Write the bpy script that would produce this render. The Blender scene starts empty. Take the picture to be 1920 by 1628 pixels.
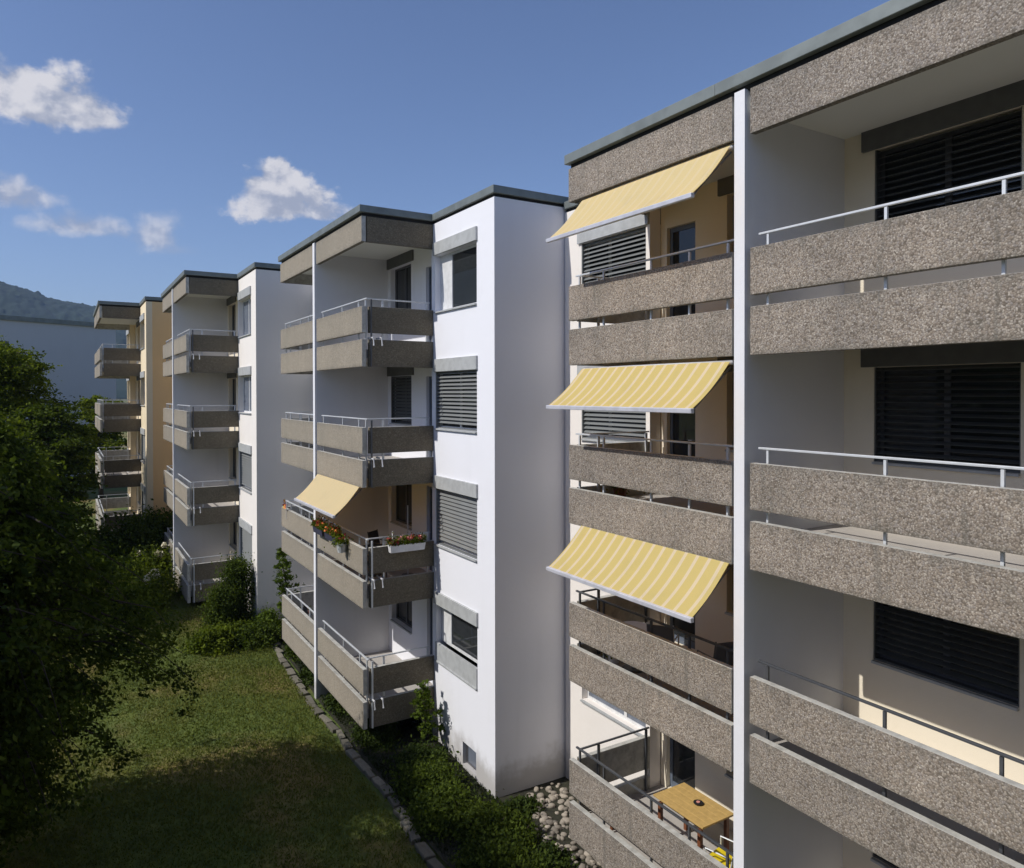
import bpy, math, random
import numpy as np
from mathutils import Matrix, Vector
rng = np.random.default_rng(7); random.seed(7)
S = bpy.context.scene
C = S.collection
GZ = 8.4                       # eye height above the foot of the lawn; heights below are written from eye level

# ------------------------------------------------------------------ camera, sky, sun, exposure
cam = bpy.data.cameras.new('camera'); co = bpy.data.objects.new('camera', cam); C.objects.link(co)
cam.sensor_width = 36; cam.lens = 1370.3 / 1920 * 36; cam.shift_y = -63.6 / 1920
cam.clip_start = 0.05; cam.clip_end = 20000
co.matrix_world = (Matrix.Translation((0, 0, GZ)) @ Matrix.Rotation(-0.5489, 4, 'Z')
                   @ Matrix.Rotation(math.pi / 2 - 0.0093, 4, 'X') @ Matrix.Rotation(-0.0016, 4, 'Z'))
S.camera = co
SUN = Vector((1, -0.12, -0.98)).normalized()
sd = bpy.data.lights.new('sun', 'SUN'); sd.energy = 4.0; sd.angle = math.radians(0.5); sd.color = (1, 0.965, 0.90)
so = bpy.data.objects.new('sun', sd); C.objects.link(so)
so.rotation_euler = SUN.to_track_quat('-Z', 'Y').to_euler(); so.location = (-30, 5, 40)
world = bpy.data.worlds.new('World'); S.world = world; world.use_nodes = True
S.view_settings.view_transform = 'Standard'; S.view_settings.look = 'None'
S.view_settings.exposure = 0.0; S.view_settings.gamma = 1; S.view_settings.use_curve_mapping = False
S.render.engine = 'CYCLES'
S.cycles.max_bounces = 8; S.cycles.diffuse_bounces = 5; S.cycles.volume_bounces = 0


class NT:
    """tiny node helper"""
    def __init__(self, tree): self.t = tree; self.n = tree.nodes; self.l = tree.links
    def node(self, typ, **kw):
        n = self.n.new(typ)
        for k, v in kw.items():
            if hasattr(n, k): setattr(n, k, v)
        return n
    def put(self, sock, v):
        if hasattr(v, 'links') and hasattr(v, 'is_output'): self.l.new(v, sock)
        elif isinstance(v, (tuple, list)) and len(v) == 3 and sock.type == 'RGBA': sock.default_value = (*v, 1)
        else: sock.default_value = v
    def math(self, op, a, b=0, c=0, clamp=False):
        n = self.node('ShaderNodeMath', operation=op, use_clamp=clamp)
        self.put(n.inputs[0], a); self.put(n.inputs[1], b); self.put(n.inputs[2], c)
        return n.outputs[0]
    def smooth(self, v, lo, hi, a=0.0, b=1.0):
        n = self.node('ShaderNodeMapRange', interpolation_type='SMOOTHSTEP')
        self.put(n.inputs[0], v); n.inputs[1].default_value = lo; n.inputs[2].default_value = hi
        n.inputs[3].default_value = a; n.inputs[4].default_value = b
        return n.outputs[0]
    def mix(self, f, a, b, mode='MIX'):
        n = self.node('ShaderNodeMix', data_type='RGBA', blend_type=mode)
        self.put(n.inputs[0], f); self.put(n.inputs[6], a); self.put(n.inputs[7], b)
        return n.outputs[2]
    def noise(self, vec, scale, detail=4, rough=0.55, dist=0.0):
        n = self.node('ShaderNodeTexNoise'); self.put(n.inputs['Vector'], vec)
        n.inputs['Scale'].default_value = scale; n.inputs['Detail'].default_value = detail
        n.inputs['Roughness'].default_value = rough; n.inputs['Distortion'].default_value = dist
        return n
    def ramp(self, f, stops):
        n = self.node('ShaderNodeValToRGB'); self.put(n.inputs[0], f)
        e = n.color_ramp.elements
        while len(e) < len(stops): e.new(0.5)
        for el, (p, c) in zip(e, stops): el.position = p; el.color = (*c, 1)
        return n.outputs[0]


def make_sky():
    w = NT(world.node_tree); w.n.clear()
    out = w.node('ShaderNodeOutputWorld'); bg = w.node('ShaderNodeBackground'); bg.inputs[1].default_value = 0.110
    sky = w.node('ShaderNodeTexSky', sky_type='NISHITA'); sky.sun_disc = False
    sky.sun_elevation = math.asin(-SUN.z); sky.sun_rotation = math.radians(277)
    sky.air_density = 1.0; sky.dust_density = 1.1; sky.ozone_density = 3.0; sky.altitude = 400
    hs = w.node('ShaderNodeHueSaturation'); hs.inputs['Saturation'].default_value = .98
    w.l.new(sky.outputs[0], hs.inputs['Color']); w.l.new(w.mix(1.0, hs.outputs[0], (1.0, 1.0, 1.13), 'MULTIPLY'), bg.inputs[0])
    tc = w.node('ShaderNodeTexCoord'); nv = w.node('ShaderNodeVectorMath', operation='NORMALIZE')
    w.l.new(tc.outputs['Generated'], nv.inputs[0]); sp = w.node('ShaderNodeSeparateXYZ'); w.l.new(nv.outputs[0], sp.inputs[0])
    az = w.math('ARCTAN2', sp.outputs[0], sp.outputs[1]); el = w.math('ARCSINE', sp.outputs[2])
    cb = w.node('ShaderNodeCombineXYZ'); w.put(cb.inputs[0], az); w.put(cb.inputs[1], w.math('MULTIPLY', el, 1.25))
    n1 = w.noise(cb.outputs[0], 17, 9, 0.58, 0.15)
    of = w.node('ShaderNodeVectorMath', operation='ADD'); w.l.new(cb.outputs[0], of.inputs[0]); of.inputs[1].default_value = (-0.012, 0.02, 0)
    n2 = w.noise(of.outputs[0], 17, 9, 0.58, 0.15)
    total = None
    # azimuth, elevation, half width, half height (degrees), density
    for (u, v, hw, hh, dens, sf) in CLOUDS:
        a = w.math('DIVIDE', w.math('SUBTRACT', az, u), hw); e0 = w.math('SUBTRACT', el, v)
        e = w.math('DIVIDE', e0, hh)
        eneg = w.math('MULTIPLY', w.math('MINIMUM', e, 0), 1.9)          # flatter undersides
        e = w.math('ADD', w.math('MAXIMUM', e, 0), eneg)
        d = w.math('SQRT', w.math('ADD', w.math('MULTIPLY', a, a), w.math('MULTIPLY', e, e)))
        s = w.math('ADD', w.math('SUBTRACT', 1.0, d), w.math('MULTIPLY', w.math('SUBTRACT', n1.outputs[0], 0.5), 2.3))
        m = w.math('MULTIPLY', w.smooth(s, 0.0, sf), dens)
        total = m if total is None else w.math('MAXIMUM', total, m)
    lit = w.smooth(w.math('SUBTRACT', n1.outputs[0], n2.outputs[0]), -0.12, 0.14)
    col = w.mix(lit, (0.40, 0.44, 0.56), (0.80, 0.79, 0.83))
    cbg = w.node('ShaderNodeBackground'); w.put(cbg.inputs[0], col); cbg.inputs[1].default_value = 0.92
    mx = w.node('ShaderNodeMixShader'); w.put(mx.inputs[0], total); w.l.new(bg.outputs[0], mx.inputs[1]); w.l.new(cbg.outputs[0], mx.inputs[2])
    w.l.new(mx.outputs[0], out.inputs[0])


def dirof(u, v):
    d = co.matrix_world.to_3x3() @ Vector(((u - 960) / 1370.3, (750.4 - v) / 1370.3, -1)).normalized()
    return math.atan2(d.x, d.y), math.asin(d.z)


CLOUDS = []
for (u, v, wpx, hpx, de, sf) in [(50, 190, 120, 72, 1.0, .45), (140, 215, 95, 46, 1.0, .5), (520, 385, 104, 66, 1.0, .4), (595, 402, 60, 30, .9, .6), (525, 335, 50, 54, 1.0, .4),
                                 (15, 372, 84, 44, .85, .8), (150, 428, 108, 34, .8, .9), (293, 446, 52, 58, .72, .9), (335, 472, 60, 20, .4, 1.2)]:
    a, e = dirof(u, v); CLOUDS.append((a, e, wpx / 1500, hpx / 1450, de, sf))
make_sky()


# ------------------------------------------------------------------ materials
def mat(name, fn):
    m = bpy.data.materials.new(name); m.use_nodes = True
    t = NT(m.node_tree); b = t.n['Principled BSDF']
    fn(t, b, t.node('ShaderNodeTexCoord').outputs['Object'])
    return m


def setb(b, **kw):
    for k, v in kw.items(): b.inputs[k.replace('_', ' ')].default_value = v


def bump(t, b, h, strength=0.3, dist=0.01):
    n = t.node('ShaderNodeBump'); n.inputs['Strength'].default_value = strength; n.inputs['Distance'].default_value = dist
    t.put(n.inputs['Height'], h); t.l.new(n.outputs[0], b.inputs['Normal'])


def m_aggregate(t, b, oc, k=(1, 1, 1), soft=0.0):
    v = t.node('ShaderNodeTexVoronoi'); v.feature = 'F1'
    mixv = t.node('ShaderNodeVectorMath', operation='MULTIPLY_ADD')
    t.l.new(t.noise(oc, 30, 2).outputs['Color'], mixv.inputs[0]); mixv.inputs[1].default_value = (.018, .018, .018); t.l.new(oc, mixv.inputs[2])
    t.l.new(mixv.outputs[0], v.inputs['Vector']); v.inputs['Scale'].default_value = 50
    sep = t.node('ShaderNodeSeparateColor'); t.l.new(v.outputs['Color'], sep.inputs[0])
    pal = t.ramp(sep.outputs[0], [(0.0, (.15, .12, .092)), (0.22, (.25, .205, .165)), (0.45, (.33, .275, .22)), (0.62, (.30, .265, .24)), (0.8, (.42, .36, .295)), (1.0, (.58, .52, .45))])
    pal = t.mix(t.smooth(v.outputs['Distance'], 0.4, 0.8, 0, 0.6), pal, (.13, .11, .09))
    big = t.noise(oc, 1.1, 5, 0.6).outputs[0]
    pal = t.mix(1.0, pal, t.ramp(big, [(0.3, (.80, .80, .80)), (0.7, (1.12, 1.1, 1.08))]), 'MULTIPLY')
    st = t.node('ShaderNodeMapping'); t.l.new(oc, st.inputs[0]); st.inputs[3].default_value = (5, 5, .35)
    streak = t.smooth(t.noise(st.outputs[0], 1.3, 4, 0.6).outputs[0], 0.56, 0.74)
    pal = t.mix(t.math('MULTIPLY', streak, 0.5), pal, (.13, .12, .10))
    oi = t.node('ShaderNodeObjectInfo').outputs['Random']; pal = t.mix(1.0, pal, t.ramp(oi, [(0, (.88, .89, .90)), (.5, (1, 1, .99)), (1, (1.09, 1.07, 1.04))]), 'MULTIPLY')
    blotch = t.smooth(t.noise(oc, 2.7, 5, .7).outputs[0], .54, .75); pal = t.mix(t.math('MULTIPLY', blotch, .28), pal, (.15, .14, .11))
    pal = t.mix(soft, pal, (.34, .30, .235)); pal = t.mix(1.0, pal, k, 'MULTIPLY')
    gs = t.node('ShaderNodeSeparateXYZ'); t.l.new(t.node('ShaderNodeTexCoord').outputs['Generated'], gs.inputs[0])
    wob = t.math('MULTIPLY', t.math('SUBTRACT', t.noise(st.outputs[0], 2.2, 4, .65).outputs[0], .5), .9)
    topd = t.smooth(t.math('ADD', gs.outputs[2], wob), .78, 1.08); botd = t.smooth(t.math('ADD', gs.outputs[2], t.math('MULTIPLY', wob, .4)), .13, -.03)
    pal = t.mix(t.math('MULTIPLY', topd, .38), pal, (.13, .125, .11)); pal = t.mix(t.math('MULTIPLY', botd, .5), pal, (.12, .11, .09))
    t.put(b.inputs['Base Color'], pal); setb(b, Roughness=.9)
    bump(t, b, t.math('SUBTRACT', 1.0, v.outputs['Distance']), 0.6, 0.008)


def m_plaster(col, dirt=0.12, rough=.9):
    def f(t, b, oc):
        n = t.noise(oc, 0.55, 6, 0.62).outputs[0]
        mp = t.node('ShaderNodeMapping'); t.l.new(oc, mp.inputs[0]); mp.inputs[3].default_value = (3, 3, .22)
        s = t.noise(mp.outputs[0], 1.0, 5, 0.65).outputs[0]
        k = t.math('MULTIPLY', t.math('ADD', t.smooth(n, .45, .8), t.smooth(s, .52, .85)), dirt)
        c = t.mix(k, col, tuple(x * f2 for x, f2 in zip(col, (.62, .6, .56))))
        t.put(b.inputs['Base Color'], c); setb(b, Roughness=rough)
        sp = t.node('ShaderNodeSeparateXYZ'); t.l.new(oc, sp.inputs[0])
        foot = t.math('MULTIPLY', t.smooth(t.math('ADD', sp.outputs[2], t.math('MULTIPLY', t.noise(oc, 2.2, 5, .65).outputs[0], -1.1)), .35, -.35), .55)
        c2 = t.mix(foot, c, (.20, .17, .12)); t.put(b.inputs['Base Color'], c2)
        hgt = t.math('ADD', t.noise(oc, 90, 3).outputs[0], t.math('MULTIPLY', t.noise(oc, 3.5, 4, .6).outputs[0], 2.0))
        bump(t, b, hgt, 0.35, 0.008)
    return f


def m_plain(col, rough=.6, metal=0.0, var=.15, scale=6):
    def f(t, b, oc):
        n = t.noise(oc, scale, 4).outputs[0]
        c = t.mix(t.smooth(n, .35, .7), col, tuple(x * (1 - var) for x in col))
        t.put(b.inputs['Base Color'], c); setb(b, Roughness=rough, Metallic=metal)
    return f


def m_ledge(t, b, oc):
    n = t.noise(oc, 7, 6, .65).outputs[0]
    c = t.ramp(n, [(.3, (.30, .29, .26)), (.55, (.46, .45, .41)), (.75, (.56, .55, .51))])
    t.put(b.inputs['Base Color'], c); setb(b, Roughness=.85)


def m_awning(cream, yellow, lo):
    def f(t, b, oc):
        sp = t.node('ShaderNodeSeparateXYZ'); t.l.new(oc, sp.inputs[0])
        fr = t.math('FRACT', t.math('MULTIPLY', sp.outputs[1], 4.55))
        k = t.math('MULTIPLY', t.smooth(t.math('ABSOLUTE', t.math('SUBTRACT', fr, .5)), .10, .16), lo)
        fr2 = t.math('FRACT', t.math('MULTIPLY', sp.outputs[1], 27.3))
        k2 = t.math('MULTIPLY', t.smooth(t.math('ABSOLUTE', t.math('SUBTRACT', fr2, .5)), .2, .35), .12 * lo)
        c = t.mix(t.math('ADD', k, k2, clamp=True), cream, yellow)
        n = t.noise(oc, 2.2, 4).outputs[0]
        c = t.mix(t.smooth(n, .5, .8, 0, .12), c, (.5, .42, .25))
        t.put(b.inputs['Base Color'], c); setb(b, Roughness=.85)
        tr = t.node('ShaderNodeBsdfTranslucent'); t.put(tr.inputs[0], t.mix(1.0, c, (1, .74, .20), 'MULTIPLY'))
        ms = t.node('ShaderNodeMixShader'); ms.inputs[0].default_value = .58
        out = t.n['Material Output']
        t.l.new(b.outputs[0], ms.inputs[1]); t.l.new(tr.outputs[0], ms.inputs[2]); t.l.new(ms.outputs[0], out.inputs[0])
    return f


def m_leaf(dark, light, trans=.25, rough=.55, patch=.8):
    def f(t, b, oc):
        g = t.node('ShaderNodeNewGeometry')
        k = t.math('ADD', t.math('MULTIPLY', g.outputs['Random Per Island'], .55), t.math('MULTIPLY', t.smooth(t.noise(oc, patch, 3).outputs[0], .3, .7), .45))
        c = t.mix(k, dark, light)
        t.put(b.inputs['Base Color'], c); setb(b, Roughness=rough); b.inputs['Specular IOR Level'].default_value = .15
        tr = t.node('ShaderNodeBsdfTranslucent'); t.put(tr.inputs[0], t.mix(1.0, c, (1.3, 1.35, .5), 'MULTIPLY'))
        ms = t.node('ShaderNodeMixShader'); ms.inputs[0].default_value = trans
        t.l.new(b.outputs[0], ms.inputs[1]); t.l.new(tr.outputs[0], ms.inputs[2]); t.l.new(ms.outputs[0], t.n['Material Output'].inputs[0])
    return f


def m_ground(t, b, oc):
    n = t.noise(oc, .33, 6, .6).outputs[0]; n2 = t.noise(oc, 2.3, 6, .7).outputs[0]; n3 = t.noise(oc, 22, 4, .7).outputs[0]
    g = t.mix(t.smooth(n2, .3, .7), (.060, .092, .014), (.115, .150, .022))
    g = t.mix(t.math('MULTIPLY', t.smooth(n, .45, .62), .75), g, (.25, .17, .06))
    g = t.mix(t.smooth(n3, .4, .75, 0, .35), g, (.04, .05, .012))
    t.put(b.inputs['Base Color'], g); setb(b, Roughness=.95)
    bump(t, b, n3, .6, .04)


def m_soil(t, b, oc):
    n = t.noise(oc, 9, 6, .7).outputs[0]
    t.put(b.inputs['Base Color'], t.ramp(n, [(.3, (.012, .011, .007)), (.6, (.03, .03, .014)), (.8, (.07, .06, .04))])); setb(b, Roughness=.95)
    bump(t, b, n, .8, .05)


def m_stone(base, var):
    def f(t, b, oc):
        oi = t.node('ShaderNodeObjectInfo').outputs['Random']
        n = t.noise(oc, 11, 5, .7).outputs[0]
        c = t.ramp(oi, [(0, tuple(x * (1 - var) for x in base)), (.5, base), (1, tuple(min(.8, x * (1 + var)) for x in base))])
        c = t.mix(t.smooth(n, .4, .75, 0, .55), c, tuple(x * .5 for x in base))
        t.put(b.inputs['Base Color'], c); setb(b, Roughness=.9); bump(t, b, n, .5, .02)
    return f


def m_hill(t, b, oc):
    n = t.noise(oc, .012, 8, .7).outputs[0]
    t.put(b.inputs['Base Color'], t.ramp(n, [(.35, (.012, .026, .018)), (.6, (.018, .034, .018)), (.75, (.030, .048, .022))])); setb(b, Roughness=1)


def m_glass(tint):
    def f(t, b, oc):
        n = t.noise(oc, .7, 3).outputs[0]
        t.put(b.inputs['Base Color'], t.mix(n, tint, tuple(x * .4 for x in tint)))
        setb(b, Roughness=.04); b.inputs['IOR'].default_value = 1.52
    return f


M = {}
for nm, fn in dict(
    aggregate=lambda t, b, o: m_aggregate(t, b, o, (.91, .92, .935), .0), aggregatelight=lambda t, b, o: m_aggregate(t, b, o, (.92, .925, .91), .5), aggregateside=lambda t, b, o: m_aggregate(t, b, o, (.50, .49, .43), .4), ledge=m_ledge, ground=m_ground, soil=m_soil, hill=m_hill,
    white=m_plaster((.80, .80, .84), .10), warmwhite=m_plaster((.82, .77, .72), .12), cream=m_plaster((.88, .58, .28), .12), creamfront=m_plaster((.84, .70, .48), .1),
    beige=m_plaster((.80, .72, .58), .10), divider=m_plaster((.70, .70, .71), .12), ceiling=m_plaster((.78, .78, .73), .06), floor=m_plaster((.42, .39, .36), .3),
    fin=m_plaster((.74, .74, .77), .05), trim=m_plain((.20, .225, .22), .55, .3, .2, 3), shadowgap=m_plain((.012, .012, .012), .9),
    steel=m_plain((.66, .68, .70), .42, .25, .12), slatmid=m_plain((.21, .22, .22), .45, .2, .1, 3), darksteel=m_plain((.10, .105, .115), .45, .4), slatgrey=m_plain((.26, .27, .27), .45, .35, .08, 3), slatdark=m_plain((.12, .125, .122), .5, .3, .12, 3),
    box=m_plain((.46, .47, .47), .6, .1), boxdark=m_plain((.12, .12, .115), .7, 0), frame=m_plain((.70, .70, .70), .5), framedark=m_plain((.10, .10, .11), .5), glass=m_glass((.035, .04, .045)), curtain=m_plain((.15, .17, .21), .25), bluedoor=m_plain((.12, .145, .19), .45, 0, .1),
    rolled=m_plain((.33, .28, .19), .7),
    awnstripe=m_awning((.94, .91, .74), (.86, .79, .34), 1.0), awnsoft=m_awning((.93, .89, .62), (.91, .85, .48), .7), awncream=m_awning((.92, .87, .60), (.91, .85, .54), .5),
    bar=m_plain((.66, .66, .72), .4, .2), bark=m_plain((.055, .042, .03), .9, 0, .4, 8),
    leafdark=m_leaf((.013, .028, .005), (.115, .155, .018), .36, .8), leafmid=m_leaf((.024, .046, .005), (.18, .22, .018), .4, .8), bedleaf=m_leaf((.014, .028, .006), (.075, .105, .016), .25, .8), leafbright=m_leaf((.04, .07, .008), (.13, .18, .02), .3, .8),
    leaffar=m_leaf((.014, .024, .006), (.05, .07, .014), .2), grass=m_leaf((.075, .112, .014), (.165, .160, .034), .2, .8, .35), litter=m_leaf((.010, .016, .005), (.032, .046, .012), .15),
    stone=m_stone((.30, .26, .21), .45), slabstone=m_stone((.16, .145, .11), .35),
    wood=m_plain((.56, .37, .13), .5, 0, .15, 12), redwood=m_plain((.20, .07, .03), .5, 0, .3, 14), black=m_plain((.016, .016, .018), .5), greycloth=m_plain((.12, .13, .15), .8),
    yellow=m_plain((.75, .58, .02), .45), whiteplastic=m_plain((.78, .78, .80), .4), redpetal=m_plain((.36, .03, .03), .6), orangepetal=m_plain((.62, .16, .03), .6), yellowpetal=m_plain((.85, .60, .05), .6), pinkpetal=m_plain((.70, .30, .25), .6), creampetal=m_plain((.80, .74, .55), .6),
    darkplant=m_plain((.04, .04, .07), .6), farwall=m_plaster((.50, .52, .56), .1), pale=m_plain((.55, .55, .56), .6)).items():
    M[nm] = mat(nm, fn)


# ------------------------------------------------------------------ mesh helpers
class MB:
    def __init__(self): self.v = []; self.f = []; self.mi = []
    def face(self, pts, mi=0):
        i = len(self.v); self.v += [tuple(p) for p in pts]; self.f.append(tuple(range(i, i + len(pts)))); self.mi.append(mi)
    def hexa(self, p, mi=0, top=None):
        if isinstance(top, (set, tuple)): tops = set(top)
        else: tops = {1} if top is not None else set()
        i = len(self.v); self.v += [tuple(q) for q in p]
        for k, fc in enumerate(((0, 3, 2, 1), (4, 5, 6, 7), (0, 1, 5, 4), (1, 2, 6, 5), (2, 3, 7, 6), (3, 0, 4, 7))):
            self.f.append(tuple(i + j for j in fc)); self.mi.append(1 if k in tops else mi)
        return self
    def box(self, x0, x1, y0, y1, z0, z1, mi=0, top=None):
        return self.hexa([(x0, y0, z0), (x1, y0, z0), (x1, y1, z0), (x0, y1, z0), (x0, y0, z1), (x1, y0, z1), (x1, y1, z1), (x0, y1, z1)], mi, top)
    def tube(self, pts, r, n=6, mi=0, cap=True):
        pts = [Vector(p) for p in pts]; rs = r if isinstance(r, (list, tuple)) else [r] * len(pts)
        base = len(self.v)
        for i, p in enumerate(pts):
            d = (pts[min(i + 1, len(pts) - 1)] - pts[max(i - 1, 0)]).normalized()
            a = d.cross(Vector((0, 0, 1)) if abs(d.z) < .9 else Vector((1, 0, 0))).normalized(); b2 = d.cross(a)
            for k in range(n):
                t = 2 * math.pi * k / n; self.v.append(tuple(p + (a * math.cos(t) + b2 * math.sin(t)) * rs[i]))
        for i in range(len(pts) - 1):
            for k in range(n):
                k2 = (k + 1) % n
                self.f.append((base + i * n + k, base + i * n + k2, base + (i + 1) * n + k2, base + (i + 1) * n + k)); self.mi.append(mi)
        if cap:
            self.f.append(tuple(base + k for k in reversed(range(n)))); self.mi.append(mi)
            e = base + (len(pts) - 1) * n; self.f.append(tuple(e + k for k in range(n))); self.mi.append(mi)
        return self
    def lathe(self, cx, cy, prof, n=12, mi=0):
        return self.tube([(cx, cy, z) for z, r in prof], [r for z, r in prof], n, mi)


ORG = {}


def link(o, parent):
    C.objects.link(o)
    if parent is not None: o.parent = parent; ORG[o.name] = ORG[parent.name]
    return o


def thing(name, label, cat, loc, group=None):
    o = bpy.data.objects.new(name, None); C.objects.link(o); o.empty_display_size = .3
    o.location = (loc[0], loc[1], loc[2] + GZ); ORG[o.name] = Vector(loc)
    o['label'] = label; o['category'] = cat
    if group: o['group'] = group
    return o


def build(mb, name, mats, parent=None, org=None, smooth=False, label=None, bevel=0):
    og = ORG[parent.name] if parent is not None else (Vector(org) if org else Vector((0, 0, 0)))
    me = bpy.data.meshes.new(name)
    v = np.array(mb.v, float) - np.array(og)
    me.from_pydata(v.tolist(), [], mb.f)
    for m_ in (mats if isinstance(mats, (list, tuple)) else [mats]): me.materials.append(M[m_] if isinstance(m_, str) else m_)
    if any(mb.mi): me.polygons.foreach_set('material_index', mb.mi)
    if smooth: me.polygons.foreach_set('use_smooth', [True] * len(me.polygons))
    me.update()
    o = bpy.data.objects.new(name, me)
    if parent is None: o.location = (og[0], og[1], og[2] + GZ)
    link(o, parent)
    if parent is None: ORG[o.name] = og
    if bevel:
        bm = o.modifiers.new('soft_edge', 'BEVEL'); bm.width = bevel; bm.segments = 2; bm.limit_method = 'ANGLE'
    if label: o['label'] = label
    return o


def tag(o, label=None, cat=None, group=None, kind=None):
    for k, v in (('label', label), ('category', cat), ('group', group), ('kind', kind)):
        if v: o[k] = v
    return o


def gz(x, y):
    """height of the ground, from eye level"""
    pts = [(-60, -8.6), (0, -8.5), (13, -8.36), (20, -8.16), (27, -7.7), (36, -7.5), (60, -7.0), (110, -6.6), (400, -6.0)]
    for (a, za), (b, zb) in zip(pts, pts[1:]):
        if y <= b: return za + (zb - za) * max(0, (y - a)) / (b - a)
    return pts[-1][1]


# ------------------------------------------------------------------ the land
def make_ground():
    xs = np.unique(np.concatenate([np.linspace(-3500, -60, 8), np.linspace(-60, 60, 61), np.linspace(60, 3500, 8)]))
    ys = np.unique(np.concatenate([np.linspace(-600, -20, 6), np.linspace(-20, 70, 91), np.linspace(70, 4500, 14)]))
    mb = MB()
    for y in ys:
        for x in xs: mb.v.append((x, y, gz(x, y) + (0.04 * math.sin(x * .9 + y * .5) * math.sin(y * .7) if abs(x) < 50 and y < 60 else 0) - (.06 if x > 5.6 else 0)))
    nx = len(xs)
    for j in range(len(ys) - 1):
        for i in range(nx - 1): mb.f.append((j * nx + i, j * nx + i + 1, (j + 1) * nx + i + 1, (j + 1) * nx + i)); mb.mi.append(0)
    tag(build(mb, 'ground', 'ground', smooth=True), kind='structure')
    # planting bed along the houses
    mb = MB(); yy = np.linspace(1, 45, 89)
    for y in yy:
        for x in (5.72, 6.3, 7.0, 9.6): mb.v.append((x, y, gz(x, y) + .01 + .03 * math.sin(3 * x + 2 * y)))
    for j in range(len(yy) - 1):
        for i in range(3): mb.f.append((j * 4 + i, j * 4 + i + 1, (j + 1) * 4 + i + 1, (j + 1) * 4 + i)); mb.mi.append(0)
    tag(build(mb, 'planting_bed', 'soil', smooth=True), kind='structure')


def make_hill():
    prof = [(-2600, 150), (-900, 300), (-400, 262), (-200, 216), (-92, 184), (-47, 171), (-16, 159), (44, 151), (103, 124), (200, 95), (420, 62), (900, 70), (1600, 40), (2600, 30)]
    xs = np.concatenate([np.linspace(-2600, -420, 30), np.linspace(-400, 420, 330), np.linspace(440, 2600, 30)])
    hx = np.interp(xs, [p[0] for p in prof], [p[1] for p in prof])
    rows = [(900 + 10 * i, math.sin(i / 60 * math.pi / 2) ** 1.15) for i in range(61)] + [(1560, .98), (1700, .8), (2100, .1)]
    mb = MB(); n = len(xs)
    for y, k in rows:
        jit = np.convolve(rng.normal(0, 1.0, n), np.ones(3) / 3, 'same') * 2.6
        for x, h, q in zip(xs, hx, jit): mb.v.append((x, y, h * k + (q if k > .2 else 0) - (5 if k == 0 else 0)))
    for j in range(len(rows) - 1):
        for i in range(n - 1): mb.f.append((j * n + i, j * n + i + 1, (j + 1) * n + i + 1, (j + 1) * n + i)); mb.mi.append(0)
    tag(build(mb, 'wooded_hill', 'hill', smooth=True), kind='structure')


make_ground(); make_hill()

# ------------------------------------------------------------------ the apartment houses
H = 2.75
ZA, ZB_, ZC_, ZD = 1.853, 1.254, 1.104, .484      # top and bottom of the upper panel, top and bottom of the lower panel
FL, SB = .88, .68                                 # balcony floor, underside of slab
WT, WB = 3.13, 1.80                               # head and sill of the windows
DS, DB = 1.78, 2.05                               # depth of the side panel, depth of the balcony


def wall_x(mb, x0, x1, ya, yb, za, zb, holes):
    ys = sorted({ya, yb, *[h for q in holes for h in q[:2]]}); zs = sorted({za, zb, *[h for q in holes for h in q[2:]]})
    for a, b in zip(ys, ys[1:]):
        run = None
        for c, d in zip(zs, zs[1:]):
            solid = not any(q[0] <= (a + b) / 2 <= q[1] and q[2] <= (c + d) / 2 <= q[3] for q in holes)
            if solid: run = (c if run is None else run[0], d)
            if (not solid or d == zs[-1]) and run: mb.box(x0, x1, a, b, *run); run = None


slat_cache = {}


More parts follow.
